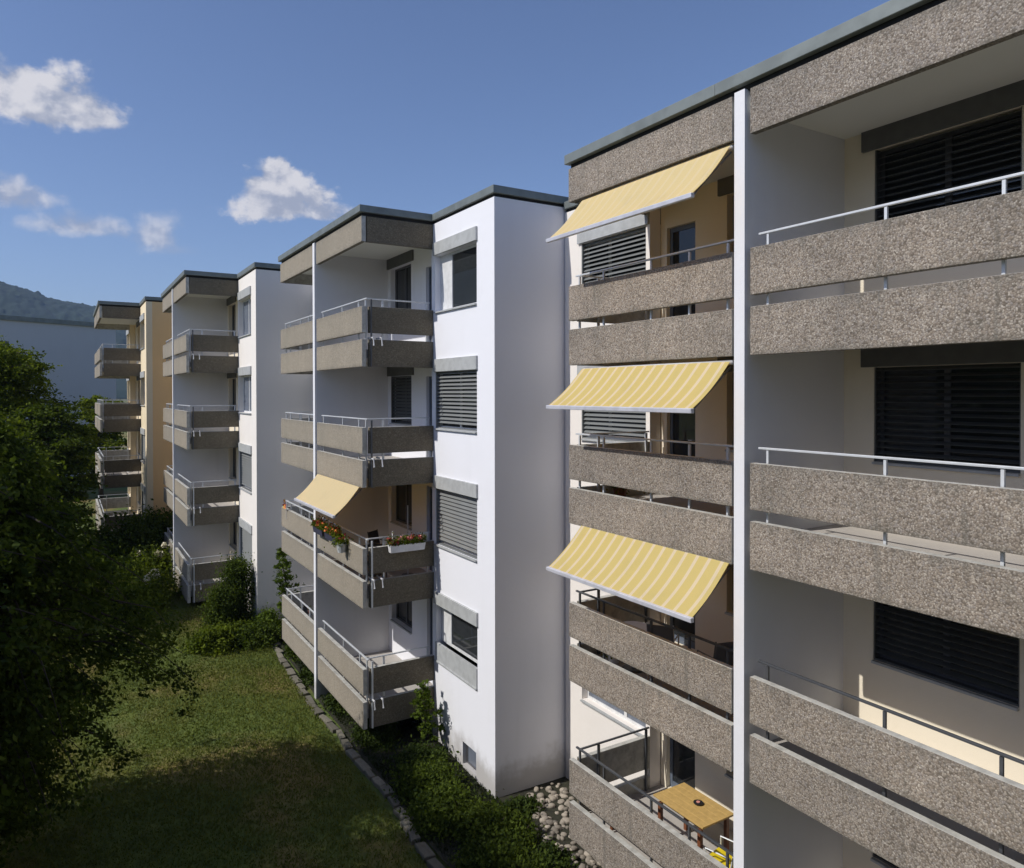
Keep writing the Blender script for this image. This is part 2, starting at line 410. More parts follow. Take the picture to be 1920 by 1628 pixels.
def window(root, x, ya, yb, za, zb, kind, reveal=.14, boxm='box', slatm='slatgrey', framem='frame', box=True, sep=False, pitch=.088, mull=None, boxd=.05, panel=0, boxext=.04, infill=0):
    """window in the wall face x; ya..yb, za..zb. kind: 'blind', 'shut', 'glass', 'curtain'"""
    f = MB(); t = .055; xr = x + reveal
    zq = za + panel
    f.box(xr, xr + .06, ya, ya + t, zq, zb); f.box(xr, xr + .06, yb - t, yb, zq, zb)
    f.box(xr + .002, xr + .058, ya + t, yb - t, zq, zq + t); f.box(xr + .002, xr + .058, ya + t, yb - t, zb - t, zb)
    mull = [.5] if mull is None else mull
    for m_ in mull:
        yc = ya + (yb - ya) * m_; f.box(xr + .004, xr + .056, yc - .04, yc + .04, zq + t, zb - t)
    w = build(f, 'window', framem, root)
    g = MB(); g.box(xr + .025, xr + .035, ya + t, yb - t, zq + t, zb - t); build(g, 'pane', 'curtain' if kind == 'curtain' else 'glass', w)
    if za < 900: s = MB().box(x - .05, xr + .01, ya - .03 + .031, yb - .001, za - .035, za - .001); build(s, 'sill', 'box', w)
    if infill: build(MB().box(xr + .001, xr + .05, yb - (yb - ya) * infill, yb - t, zq + t, zb - t), 'side_panel', 'frame', w)
    if panel: build(MB().box(x - .03, x + .03, ya, yb, za, zq), 'apron_panel', 'box', w)
    if box: build(MB().box(x - boxd, x + .03, ya - boxext, yb + boxext, zb + .004, zb + .30), 'shutter_box', boxm, w, bevel=.006)
    if kind in ('blind', 'shut'):
        ang = math.radians(28 if (kind == 'blind' and not framem == 'frame') else 48 if kind == 'blind' else 62); wd = .085
        n = int((zb - za - .03) / pitch); xs = x + reveal * .45
        key = (round(yb - ya, 3), kind, slatm)
        def slat_mesh(z0, mb):
            dx = wd / 2 * math.cos(ang); dz = wd / 2 * math.sin(ang)
            mb.hexa([(xs - dx, ya + .02, z0 - dz), (xs + dx, ya + .02, z0 + dz - .003), (xs + dx, yb - .02, z0 + dz - .003), (xs - dx, yb - .02, z0 - dz),
                     (xs - dx, ya + .02, z0 - dz + .004), (xs + dx, ya + .02, z0 + dz), (xs + dx, yb - .02, z0 + dz), (xs - dx, yb - .02, z0 - dz + .004)])
        if sep:
            mb = MB(); slat_mesh(zb - .03, mb); first = build(mb, 'slat', slatm, w)
            for i in range(1, n):
                c = bpy.data.objects.new('slat', first.data); c.location = (0, random.uniform(-.002, .002), -i * pitch + random.uniform(-.004, .004)); link(c, w)
        else:
            mb = MB()
            for i in range(n): slat_mesh(zb - .03 - i * pitch, mb)
            tag(build(mb, 'blind', slatm, w), kind='stuff')
        gd = MB(); gd.box(xs - .05, xs + .05, ya, ya + .018, za, zb); gd.box(xs - .05, xs + .05, yb - .018, yb, za, zb); gd.box(xs - .045, xs + .045, ya + .018, yb - .018, za, za + .03)
        build(gd, 'guide_rail', slatm, w)
    if kind == 'rolled':
        build(MB().box(xr - .03, xr - .01, ya + .06, yb - .06, zb - .38, zb - .05), 'roller_blind', 'rolled', w)
    return w


def panel(mb, x0, x1, y0, y1, z0, z1, plain=(1, 2, 3, 4)): mb.box(x0, x1, y0, y1, z0, z1, 0, tuple(plain))


def house(tagname, label, X, Z, y1, yp, y0, yend, wallm, frontm, cfg):
    """X front of the balconies, y1 near balcony end, yp party wall, y0 far balcony end, yend far end of the house"""
    y2 = y1 - 2.9
    g0 = gz(X, y2) - .6
    root = thing('apartment_house', label, 'apartment house', (X + DS, y2, gz(X + DS, y2)), 'staggered apartment houses in a row')
    z = lambda v, k=0: v + Z - k * H
    xw = X + DS; xb = X + DB
    # ---- walls
    holes_n, holes_f, holes_b = [], [], []
    for k in range(4):
        holes_n.append((y1 - 2.15, y1 - .10, z(WB, k), z(WT, k)))
        if yend - y0 > 2.1: holes_f.append((y0 + .01, y0 + 2.0, z(WB, k), z(WT, k)))
    if cfg.get('cellar'): holes_n.append((y1 - 2.08, y1 - 1.46, z(-8.37), z(-7.87)))
    for k in range(4):
        top = 3.34 if k == 0 else WT - .03
        for a, b in ((yp - .09 - cfg['wo'][1], yp - .09 - cfg['wo'][0]), (yp + .09 + cfg['wo'][0], yp + .09 + cfg['wof'])): holes_b.append((a, b, z(1.80, k), z(top, k)))
        holes_b.append((y1 + .35, y1 + 1.0, z(FL + .02, k), z(3.05, k))); holes_b.append((y0 - .98, y0 - .26, z(FL + .02, k), z(3.05, k)))
    mb = MB(); wall_x(mb, xw, xw + .26, y2, y1 + .1, g0, z(3.9), holes_n); build(mb, 'front_wall', frontm, root)
    if yend > y0 + .2:
        mb = MB(); wall_x(mb, xw, xw + .26, y0 - .1, yend - .01, g0, z(3.9), holes_f); build(mb, 'front_wall', frontm, root)
    mb = MB(); wall_x(mb, xb, xb + .22, y1 + .1, y0 - .1, g0, z(3.9), holes_b); build(mb, 'back_wall', cfg['back'], root)
    build(MB().box(xw + .26, X + 14, y2, y2 + .26, g0, z(3.9)), 'gable_wall', wallm, root)
    mb = MB(); mb.box(X + 13.75, X + 14, y2 + .26, yend - .27, g0, z(3.9)); mb.box(xw + .26, X + 13.99, yend - .27, yend - .01, g0, z(3.9)); build(mb, 'rear_wall', wallm, root)
    if not cfg.get('open'):
      dv = build(MB().box(X + .02, xb, yp - .085, yp + .085, g0, z(3.9)), 'party_wall', 'divider', root)
      build(MB().box(X - .03, X + .02, yp - .085, yp + .085, g0, z(3.9)), 'edge_strip', 'fin', dv)
    # ---- roof
    mb = MB(); mb.box(X + .1, xb, y1 + .1, yp - .086, z(3.62), z(3.9)); mb.box(X + .1, xb, yp + .086, y0 - .1, z(3.62), z(3.9)); rf = build(mb, 'roof', 'ceiling', root)
    for a, b in ((y1, yp - .15), (yp + .15, y0)):
        f = MB(); panel(f, X, X + .1, a, b, z(3.314), z(3.885)); build(f, 'fascia_panel', [cfg.get('agg', 'aggregate'), 'ledge'], rf)
    for a, b in ((y1, y1 + .1), (y0 - .1, y0)):
        f = MB(); panel(f, X + .125, xw - .003, a + .001, b, z(3.314), z(3.885), (1, 4) if a == y1 else (1, 2)); build(f, 'fascia_panel', ['aggregateside', 'ledge'], rf)  # fascia sides take the darker, browner aggregate too
    f = MB(); f.box(X + .03, xw, y1 + .03, y0 - .03, z(3.886), z(3.965)); f.box(xw + .02, X + 13.97, y2 + .02, yend - .03, z(3.901), z(3.965)); build(f, 'shadow_gap', 'shadowgap', rf)  # recess strip coloured near black for the shade line under the trim
    ym = y2 - .05
    f = MB(); ee = yend - .02
    f.box(X - .06, xw - .05, y1 - .05, yp + .4, z(3.966), z(4.127)); f.box(X - .06, xw - .05, yp + .402, y0 + .05, z(3.966), z(4.127)); f.box(xw - .05, X + 14.04, ym, ee, z(3.966), z(4.127))
    build(f, 'roof_trim', 'trim', rf, bevel=.008)
    # ---- balconies
    for k in range(4):
        for un, (a, b) in enumerate(((y1, yp - .15), (yp + .15, y0))):
            mb = MB(); mb.box(X + .102, xb - .002, a + (.102 if un == 0 else -.06), b - (.102 if un else -.06), z(SB, k), z(FL, k))
            bal = build(mb, 'balcony', ['floor'], root)
            for (p0, p1) in ((ZB_, ZA), (ZD, ZC_)):
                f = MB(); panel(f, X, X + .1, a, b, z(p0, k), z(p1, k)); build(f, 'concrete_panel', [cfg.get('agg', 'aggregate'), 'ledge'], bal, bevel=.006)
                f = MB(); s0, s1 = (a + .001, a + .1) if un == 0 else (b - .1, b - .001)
                panel(f, X + .17, xw - .004, s0, s1, z(p0, k), z(p1, k), (1, 4) if un == 0 else (1, 2)); build(f, 'concrete_panel', ['aggregateside', 'ledge'], bal, bevel=.006, label='darker side panel')  # balcony sides: darker, browner copy of the front aggregate
            steel = 'darksteel' if (cfg.get('dark') and k in cfg['dark']) else 'steel'
            ye, yi = (a + .13, b - .03) if un == 0 else (b - .13, a + .03)
            yout = a + .03 if un == 0 else b - .03
            r = MB(); xr = X + .14
            rl = .2 + ZA
            r.box(xr - .02, xr + .02, min(yi, yout), max(yi, yout), z(rl - .028, k), z(rl, k))
            r.box(xr + .0201, xw - .05, (ye - .018), (ye + .018), z(rl - .028, k), z(rl, k))
            rail = build(r, 'railing', steel, bal, bevel=.005)
            L = b - a; posts = [.12, .345, .69, .93] if un == 0 else [.02, .27, .52, .80, .945]
            posts = [(yp - .32 - (yp - .15 - a) * .0), yp - 1.88, yp - 3.05, a + .13] if un == 0 else [yp + .34, yp + 1.05, yp + 1.85, yp + 3.0, b - .13]
            p = MB(); p.box(xr - .018, xr + .018, -.022, .022, z(FL, k), z(rl - .036, k)); first = None
            for py in posts:
                if first is None:
                    p = MB(); p.box(xr - .015, xr + .015, py - .016, py + .016, z(FL + .002, k), z(rl - .036, k)); first = build(p, 'rail_post', steel, bal); p0y = py
                else:
                    c = bpy.data.objects.new('rail_post', first.data); c.location = (0, py - p0y, 0); link(c, bal)
            for px in (X + .55, xw - .12):
                p = MB(); p.box(px - .02, px + .02, ye - .018, ye + .018, z(FL + .002, k), z(rl - .036, k)); build(p, 'rail_post', steel, bal)
            if un == 0 and cfg.get('spout'):
                for px in (X + .22, X + .42):
                    sp = MB(); sp.tube([(px, a + .2, z(ZC_ + .04, k)), (px, a - .14, z(ZC_ + .03, k)), (px, a - .17, z(ZC_ - .15, k))], .022, 6); build(sp, 'drain_spout', 'pale', bal)
            if un == 0 and cfg.get('spout'):
                sp = MB(); sp.box(X + .20, X + .235, a - .03, a, z(ZD + .0, k), z(rl - .04, k)); build(sp, 'corner_post', 'darksteel' if k < 2 else 'steel', bal)
    # ---- windows
    for k in range(4):
        kn, kw = cfg['near'][k]
        window(root, xw, y1 - 2.15, y1 - .10, z(WB, k), z(WT, k), kn, **{**dict(slatm=cfg.get('slat', 'slatgrey'), sep=cfg.get('sep', False)), **kw})
        if yend - y0 > 2.1:
            kf, kw = cfg['far'][k]
            window(root, xw, y0 + .01, y0 + 2.0, z(WB, k), z(WT, k), kf, **{**dict(sep=cfg.get('sep', False), mull=[.62], boxext=.1), **kw})
        top = 3.34 if k == 0 else WT - .03
        for un, (a, b) in enumerate(((yp - .09 - cfg['wo'][1], yp - .09 - cfg['wo'][0]), (yp + .09 + cfg['wo'][0], yp + .09 + cfg['wof']))):
            kb, kw = cfg['bay'][k]
            window(root, xb, a, b, z(1.80, k), z(top, k), kb if un == 0 else 'glass', slatm='slatdark', framem='framedark', boxm='boxdark', **{**dict(sep=(cfg.get('sep', False) and un == 0), mull=[.5], boxext=.17), **kw})
        for a, b in ((y1 + .35, y1 + 1.0), (y0 - .98, y0 - .26)):
            d = MB(); xd = xb + .08; zt = z(3.05, k); zb2 = z(FL + .02, k)
            d.box(xd, xd + .05, a, a + .07, zb2, zt); d.box(xd, xd + .05, b - .07, b, zb2, zt); d.box(xd + .001, xd + .049, a + .07, b - .07, zb2, zb2 + .12); d.box(xd + .001, xd + .049, a + .07, b - .07, zt - .08, zt)
            dr = build(d, 'balcony_door', 'bluedoor', root); build(MB().box(xd + .02, xd + .03, a + .07, b - .07, zb2 + .12, zt - .08), 'pane', 'glass', dr)
            h = MB(); h.tube([(xd - .002, a + .1, zb2 + 1.0), (xd - .05, a + .1, zb2 + 1.0), (xd - .05, a + .2, zb2 + 1.0)], .01, 5); build(h, 'handle', 'steel', dr)
    if cfg.get('cellar'):
        ya, yb, za, zb = y1 - 2.08, y1 - 1.46, z(-8.37), z(-7.87)
        f = MB(); f.box(xw + .1, xw + .14, ya, ya + .04, za, zb); f.box(xw + .1, xw + .14, yb - .04, yb, za, zb); f.box(xw + .101, xw + .139, ya + .04, yb - .04, zb - .04, zb); f.box(xw + .101, xw + .139, ya + .04, yb - .04, za, za + .04)
        cw = build(f, 'cellar_window', 'framedark', root); build(MB().box(xw + .115, xw + .125, ya + .04, yb - .04, za + .04, zb - .04), 'pane', 'curtain', cw)
    return root


BL = ('blind', {}); SH = ('shut', {}); GL = ('glass', {})
house('a', 'nearest house, yellow striped awnings on its left balconies and dark closed blinds on its right', 7.484, 0, 3.06, 6.545, 10.34, 12.94, 'white', 'warmwhite',
      dict(wo=(.45, 2.27), wof=2.0, back='beige', near=[GL] * 4, far=[('blind', dict(slatm='slatmid')), ('blind', dict(slatm='slatmid')), ('blind', dict(slatm='slatmid')), ('curtain', dict(box=False, mull=[.38]))], bay=[BL, BL, BL, BL], sep=True, dark=(2, 3)))
house('b', 'white house in the middle with grey window blinds and a bare grey gable wall', 5.728, .127, 15.86, 19.5, 23.14, 25.33, 'white', 'white',
      dict(wo=(.2, 1.62), wof=1.62, back='white', near=[('glass', dict(mull=[], infill=.30)), ('blind', dict(sep=None)) if 0 else BL, SH, ('glass', dict(panel=.42, mull=[], infill=.26))], far=[GL, BL, BL, BL], bay=[GL, SH, GL, GL], sep=True, cellar=True, spout=True, agg='aggregatelight', slat='slatgrey'))
house('c', 'narrow-looking third house with ivory walls, partly hidden by the middle white house', 3.693, .274, 28.29, 31.93, 35.57, 37.8, 'warmwhite', 'warmwhite',
      dict(wo=(.2, 1.62), wof=1.62, back='beige', near=[('curtain', {}), ('curtain', {}), SH, SH], far=[GL] * 4, bay=[GL, GL, GL, GL], spout=True, agg='aggregatelight'))
house('d', 'farthest stepped house with a peach coloured gable and dark balcony sides', 1.45, .399, 40.75, 44.4, 48.0, 50.2, 'cream', 'creamfront',
      dict(wo=(.2, 1.62), wof=1.62, back='creamfront', near=[GL, GL, SH, SH], far=[GL] * 4, bay=[GL, GL, GL, GL], open=True, agg='aggregatelight'))


def unseen_house():  # out of view; added to block sky light from the walls facing it
    g = gz(0, -4) - .5
    t = thing('apartment_house', 'house the picture is taken from, added unseen behind the camera to shade the walls facing it', 'apartment house', (-1, -5, g))
    build(MB().box(-9, 6.4, -11, -.7, g, 4.0), 'wall', 'aggregate', t); build(MB().box(-9.1, 6.5, -11.1, -.6, 4.001, 4.2), 'roof', 'trim', t)
    for k in range(4):
        for x in (-6.5, -2.2, 2.2): w = build(MB().box(x, x + 1.6, -.7, -.66, 1.2 - k * H, 2.7 - k * H), 'window', 'frame', t); build(MB().box(x + .08, x + 1.52, -.66, -.65, 1.28 - k * H, 2.62 - k * H), 'pane', 'glass', w)


unseen_house()


# grey block beyond, set at an angle
def far_block():
    d = Vector((math.sin(math.radians(62.4)), math.cos(math.radians(62.4)), 0)); n = Vector((d.y, -d.x, 0))
    cr = Vector((.0526 * 66, 66, 0)); top = 5.2
    root = thing('distant_block', 'flat roofed blue grey block behind the tree at the left edge', 'building', (cr.x, cr.y, -7))
    def pt(s, t, z): p = cr - d * s - n * t; return (p.x, p.y, z)
    def bx(mb, s0, s1, t0, t1, z0, z1): mb.hexa([pt(s1, t1, z0), pt(s0, t1, z0), pt(s0, t0, z0), pt(s1, t0, z0), pt(s1, t1, z1), pt(s0, t1, z1), pt(s0, t0, z1), pt(s1, t0, z1)])
    m = MB(); bx(m, 0, 34, 0, 12, -8, top); build(m, 'wall', 'farwall', root)
    m = MB(); bx(m, -.15, 34.15, -.15, 12.15, top, top + .33); build(m, 'roof', 'trim', root)
    f = MB(); bx(f, 7.72, 8.9, -.04, 0, 3.1, 3.72); w = build(f, 'window', 'framedark', root); g = MB(); bx(g, 7.8, 8.82, -.055, -.041, 3.17, 3.65); build(g, 'pane', 'glass', w)
    for s in (11.0, 16.5, 22):
        for zz in (1.6, -1.2, -4.0):
            f = MB(); bx(f, s, s + 1.5, -.04, .0, zz, zz + 1.45); w = build(f, 'window', 'framedark', root); g = MB(); bx(g, s + .1, s + 1.4, -.055, -.041, zz + .1, zz + 1.35); build(g, 'pane', 'glass', w)


far_block()


# ------------------------------------------------------------------ awnings
def awning(x0, ztop, ya, yb, out, drop, m_, label):
    t = thing('awning', label, 'awning', (x0, ya, ztop), 'yellow balcony awnings')
    mb = MB(); N, R = 24, 8
    for side in (0, 1):
        for j in range(R + 1):
            for i in range(N + 1):
                s = j / R; y = ya + (yb - ya) * i / N
                sag = -.05 * math.sin(math.pi * s) - .006 * math.sin(i * 1.7) * math.sin(math.pi * s)
                mb.v.append((x0 - out * s, y, ztop - drop * s + sag - (.004 if side else 0)))
    W = N + 1; o2 = W * (R + 1)
    for j in range(R):
        for i in range(N):
            a = j * W + i; mb.f.append((a, a + W, a + W + 1, a + 1)); mb.mi.append(0)
            mb.f.append((o2 + a, o2 + a + 1, o2 + a + W + 1, o2 + a + W)); mb.mi.append(0)
    build(mb, 'awning_fabric', m_, t, smooth=True)
    xt, zt = x0 - out, ztop - drop
    b = MB(); b.hexa([(xt - .03, ya - .02, zt - .055), (xt + .03, ya - .02, zt - .055), (xt + .03, yb + .02, zt - .055), (xt - .03, yb + .02, zt - .055), (xt - .035, ya - .02, zt + .006), (xt + .03, ya - .02, zt + .012), (xt + .03, yb + .02, zt + .012), (xt - .035, yb + .02, zt + .006)])
    build(b, 'front_bar', 'bar', t, bevel=.008)
    r = MB(); r.tube([(x0 + .06, ya, ztop - .01), (x0 + .06, yb, ztop - .01)], .035, 10); build(r, 'roller_tube', 'pale', t, smooth=True)
    for y in (ya + .03, yb - .03):
        a = MB(); a.tube([(x0 + .05, y, ztop - .07), (x0 - out * .5, y, ztop - drop * .5 - .075), (xt + .03, y, zt - .03)], .014, 6); build(a, 'arm', 'darksteel', t)


awning(7.50, 3.262, 6.74, 9.98, .70, .73, 'awnsoft', 'topmost awning of the nearest house, pale yellow with faint stripes')
awning(7.50, .415, 6.74, 9.98, .70, .62, 'awnstripe', 'middle awning of the nearest house, seen almost edge on, yellow and cream stripes')
awning(7.50, -2.235, 6.74, 9.98, .70, .64, 'awnstripe', 'lowest awning of the nearest house, broad yellow and cream stripes')
awning(5.74, -2.13, 16.08, 19.32, .60, .62, 'awncream', 'plain cream awning on a balcony of the middle white house')


# ------------------------------------------------------------------ vegetation
def leaf_mesh(P, size, up=.35, dirs=None, aspect=.55):
    """P: N x 3 centres; one rhombic leaf each"""
    n = len(P); sz = (size if np.ndim(size) else np.full(n, size)) * rng.uniform(.6, 1.35, n)
    a = rng.normal(size=(n, 3)) if dirs is None else dirs + rng.normal(size=(n, 3)) * .55
    a /= np.linalg.norm(a, axis=1)[:, None] + 1e-9
    nn = rng.normal(size=(n, 3)); nn[:, 2] = np.abs(nn[:, 2]) + up
    b = np.cross(a, nn); b /= np.linalg.norm(b, axis=1)[:, None] + 1e-9
    c = np.cross(a, b)
    a = a * sz[:, None]; b = b * (sz * aspect)[:, None]; c = c * (sz * .12)[:, None]
    V = np.stack([P - a, P + b + c, P + a, P - b + c], 1).reshape(-1, 3)
    return V


def leaf_obj(V, name, m_, parent=None, org=(0, 0, 0)):
    og = ORG[parent.name] if parent is not None else Vector(org)
    me = bpy.data.meshes.new(name); n = len(V)
    me.vertices.add(n); me.vertices.foreach_set('co', (V - np.array(og)).astype(np.float32).ravel())
    me.loops.add(n); me.loops.foreach_set('vertex_index', np.arange(n, dtype=np.int32))
    me.polygons.add(n // 4); me.polygons.foreach_set('loop_start', np.arange(0, n, 4, dtype=np.int32))
    me.update(calc_edges=True); me.materials.append(M[m_])
    o = bpy.data.objects.new(name, me)
    if parent is None: o.location = (og[0], og[1], og[2] + GZ)
    link(o, parent)
    if parent is None: ORG[o.name] = og
    return o


def tree(label, x, y, hgt, rad, prof, nb, per, size, m_, droop=.3, base=.12, cat='tree', lean=(0, 0), spread=.32, name='garden_tree', group=None, tr=.16, loose=1.0):
    z0 = gz(x, y) - .1
    t = thing(name, label, cat, (x, y, z0), group)
    tp = [(x + lean[0] * s + .08 * math.sin(5 * s + x), y + lean[1] * s, z0 + hgt * .97 * s) for s in np.linspace(0, 1, 9)]
    tm = MB(); tm.tube(tp, [tr * (1 - .93 * s) + .01 for s in np.linspace(0, 1, 9)], 8); build(tm, 'trunk', 'bark', t, smooth=True)
    lm = MB(); P = []; D = []
    for i in range(nb):
        s = base + (1 - base) * ((i + rng.uniform(0, 1)) / nb); s = min(s, .99)
        k = s * 8; i0 = int(min(k, 7)); f = k - i0
        p0 = Vector(tp[i0]).lerp(Vector(tp[i0 + 1]), f)
        ang = i * 2.39996 + rng.uniform(-.4, .4); R = rad * prof(s) * rng.uniform(.5, 1.24)
        dh = Vector((math.cos(ang), math.sin(ang), 0)); rise = rng.uniform(.05, .45) * R
        pts = []
        for q in np.linspace(0, 1, 7):
            pts.append(p0 + dh * R * q + Vector((0, 0, rise * math.sin(q * 2.0) - droop * R * q * q)) + Vector(rng.normal(0, .03, 3)) * R * .5)
        lm.tube([tuple(p) for p in pts], [max(.006, tr * .26 * (1 - q)) for q in np.linspace(0, 1, 7)], 4, cap=False)
        m = int(per * (.35 + .65 * R / rad))
        qs = rng.uniform(.12, 1.0, m) ** .75 * 6; i1 = np.minimum(qs.astype(int), 5); fr = (qs - i1)[:, None]
        pa = np.array([list(p) for p in pts])
        # secondary twigs: clumps along the branch
        ncl = max(4, int(m / 26)); cq = rng.uniform(.2, 1.0, ncl) * 6; ci = np.minimum(cq.astype(int), 5)
        cc = pa[ci] + (pa[ci + 1] - pa[ci]) * (cq - ci)[:, None]
        side = np.cross(np.array([dh.x, dh.y, 0]), [0, 0, 1])
        cc = cc + side * (rng.normal(0, 1, ncl) * spread * R * .42)[:, None]; cc[:, 2] -= np.abs(rng.normal(0, .35, ncl)) * spread * droop * R
        which = rng.integers(0, ncl, m)
        cs = loose * rng.uniform(.10, .26, ncl)[which] * (rad / 2.6) * (1 if rad > 1.3 else 1.3)
        pp = cc[which] + rng.normal(0, 1, (m, 3)) * cs[:, None] * np.array([1, 1, .62])
        P.append(pp); D.append(np.repeat(np.array([[dh.x * .7, dh.y * .7, -droop * 1.2]]), m, 0))
    build(lm, 'branches', 'bark', t)
    P = np.concatenate(P); D = np.concatenate(D)
    P[:, 2] = np.maximum(P[:, 2], z0 + .12)
    leaf_obj(leaf_mesh(P, size, dirs=D), 'crown', m_, t)
    return t


# big tree at the lower left: shades the lawn
rnd = lambda s: math.sqrt(max(0.02, 1 - (2 * s - 1.02) ** 2)) * .9 + .1
cone = lambda s: (1.02 - s) ** .62
bigprof = lambda s: float(np.interp(s, [0, .11, .3, .45, .62, .77, .9, 1], [.25, .30, .68, 1.0, .90, .72, .42, .12]))
tree('largest dark tree, drooping branches filling the lower left over the shaded lawn', -1.35, 15.7, 8.2, 3.0, bigprof, 230, 640, .048, 'leafdark', droop=.5, base=.10, tr=.2, loose=.62)
tree('sunlit green crown rising behind the dark tree at the left edge', -2.5, 38, 9.6, 3.4, rnd, 190, 420, .075, 'leafmid', droop=.15, tr=.24, loose=.8)
tree('round dark crown just left of the farthest house', -.55, 35.5, 7.2, 1.8, rnd, 110, 300, .075, 'leafdark', droop=.15, tr=.18)
tree('small round green crown close to the left edge, below the grey block', -2.9, 29.5, 7.6, 2.6, rnd, 130, 420, .06, 'leafmid', droop=.15, tr=.18, loose=.75)
# neighbours left of the picture whose shade lies on the lawn
tree('broad dark tree at the left of the shaded lawn, cut by the picture edge', -4.2, 12.4, 10.4, 3.7, rnd, 190, 420, .06, 'leafdark', droop=.25, tr=.25)
tree('tall dark tree standing closest to the camera at the left', -6.6, 8.4, 11.8, 3.7, rnd, 150, 300, .08, 'leafdark', droop=.2, tr=.25)
tree('small light green tree seen between the balconies of the farthest house', 2.0, 57, 7.0, 2.2, rnd, 70, 200, .12, 'leafmid', droop=.1)


def bush(label, x, y, rx, ry, hgt, n, size, m_, cat='bush', name='garden_bush', group=None, col=False, seedn=0, zbase=None):
    z0 = (gz(x, y) if zbase is None else zbase) - .03
    t = thing(name, label, cat, (x, y, z0), group)
    st = MB()
    for i in range(7):
        a = rng.uniform(0, 6.28); r = rng.uniform(.2, .7)
        st.tube([(x, y, z0), (x + math.cos(a) * r * rx * .5, y + math.sin(a) * r * ry * .5, z0 + hgt * .5), (x + math.cos(a) * r * rx, y + math.sin(a) * r * ry, z0 + hgt * rng.uniform(.7, .95))], [.02, .014, .005], 4, cap=False)
    build(st, 'stems', 'bark', t)
    ncl = max(10, int(n / 55)); u = rng.normal(size=(ncl, 3)); u /= np.linalg.norm(u, axis=1)[:, None]; u[:, 2] = np.abs(u[:, 2])
    r = rng.uniform(.35, 1.0, ncl)[:, None] ** .5 * rng.uniform(.8, 1.15, (ncl, 1))
    cc = u * r
    if col: cc = np.stack([rng.normal(0, .38, ncl), rng.normal(0, .38, ncl), rng.uniform(0.03, 1, ncl)], 1); cc[:, :2] *= np.clip(1.25 - cc[:, 2:3], .15, 1)
    cc = cc * np.array([rx, ry, hgt])
    w = rng.integers(0, ncl, n); cs = rng.uniform(.08, .2, ncl)[w] * min(1.4, (rx + hgt) * .8)
    P = cc[w] + rng.normal(size=(n, 3)) * cs[:, None] * np.array([1, 1, .75])
    P += np.array([x, y, z0]); P[:, 2] = np.maximum(P[:, 2], z0 + .02)
    leaf_obj(leaf_mesh(P, size), 'foliage', m_, t)
    return t


bush('dark clipped conifer standing against the third house', 4.95, 26.0, .42, .42, 2.0, 17000, .04, 'leafdark', col=True, name='conifer_bush')
bush('small dark conifer left of the clipped one, by the third house', 4.35, 25.6, .36, .36, 1.3, 10000, .04, 'leafdark', col=True, name='conifer_bush')
bush('rounded green bush at the edge of the sunny lawn', 3.9, 24.1, .62, .5, .62, 6500, .05, 'leafmid')
bush('dark low bush next to the corner of the ivory gable', 5.2, 23.9, .7, .5, .6, 6000, .05, 'leafdark')
bush('yellow green bush below the ivory gable corner', 5.7, 24.9, .4, .4, .6, 4000, .045, 'leafbright')
bush('dark spreading bush under the clipped conifer', 4.75, 24.7, .6, .4, .42, 4500, .05, 'leafmid')
bush('dense bush in front of the peach coloured house', 3.7, 37.2, 1.5, 1.3, 2.3, 9000, .08, 'leafmid')
bush('dark broad bush near the foot of the peach coloured house', 2.1, 35.0, 1.7, 1.5, 2.3, 10000, .08, 'leafdark')
bush('leafy shrub at the left end of the third house balconies', 2.7, 33.8, .8, .9, 1.2, 6000, .06, 'leafdark')
bush('bush on the lawn below the round dark crown', 1.9, 28.8, 1.0, 1.0, 1.1, 8000, .06, 'leafmid')
tree('slim young tree with loose branches in front of the ivory gable', 6.1, 24.2, 3.0, .62, lambda s: (1.05 - s) ** .6, 34, 60, .06, 'leafbright', droop=-.1, base=.25, cat='sapling', name='young_tree', tr=.035)
tree('upright bright plant beside the lowest balcony of the middle house', 7.05, 15.35, 1.75, .42, lambda s: (1.1 - s) ** .5, 26, 55, .05, 'leafbright', droop=-.2, base=.2, cat='sapling', name='young_tree', tr=.02)
# shrubs of the bed along the middle house
bed = [(6.75, 14.9, .62, .7, .5, 'leafmid', 'sunlit top shrub under the lowest balcony of the middle house'),
       (6.4, 13.9, .7, .8, .62, 'leafdark', 'tallest shrub in front of the middle house wall'),
       (6.35, 12.9, .75, .8, .6, 'leafdark', 'dark shrub beside the corner of the grey gable'),
       (6.75, 12.0, .7, .7, .55, 'leafdark', 'dark shrub between the grey gable and the path'),
       (7.1, 11.5, .5, .5, .45, 'leafdark', 'green shrub next to the white stones'),
       (6.4, 11.1, .7, .75, .5, 'leafdark', 'dark shrub on the path side nearest the camera'),
       (7.3, 10.6, .4, .45, .36, 'leafbright', 'bright tuft growing beside the stones at the bottom'),
       (6.6, 10.3, .8, .7, .45, 'leafdark', 'dark shrub at the very bottom edge of the picture'),
       (7.7, 12.3, .42, .35, .32, 'leafbright', 'small bright shrub at the foot of the grey gable'),
       (6.3, 16.6, .55, .8, .5, 'leafmid', 'low shrub between the path and the lowest balcony panel'),
       (6.15, 18.6, .4, .7, .5, 'leafmid', 'small shrub at the foot of the white party wall strip'),
       (6.1, 20.6, .4, .8, .55, 'leafmid', 'shrub beside the path at the far balcony of the middle house'),
       (6.2, 22.6, .5, .8, .6, 'leafdark', 'dark shrub at the far end of the path')]
for (x, y, rx, ry, h, m_, lb) in bed: bush(lb, x, y, rx * .88, ry * .85, h * .8, int(6500 * rx * ry + 2000), .04, m_ if m_ == 'leafdark' else 'bedleaf')


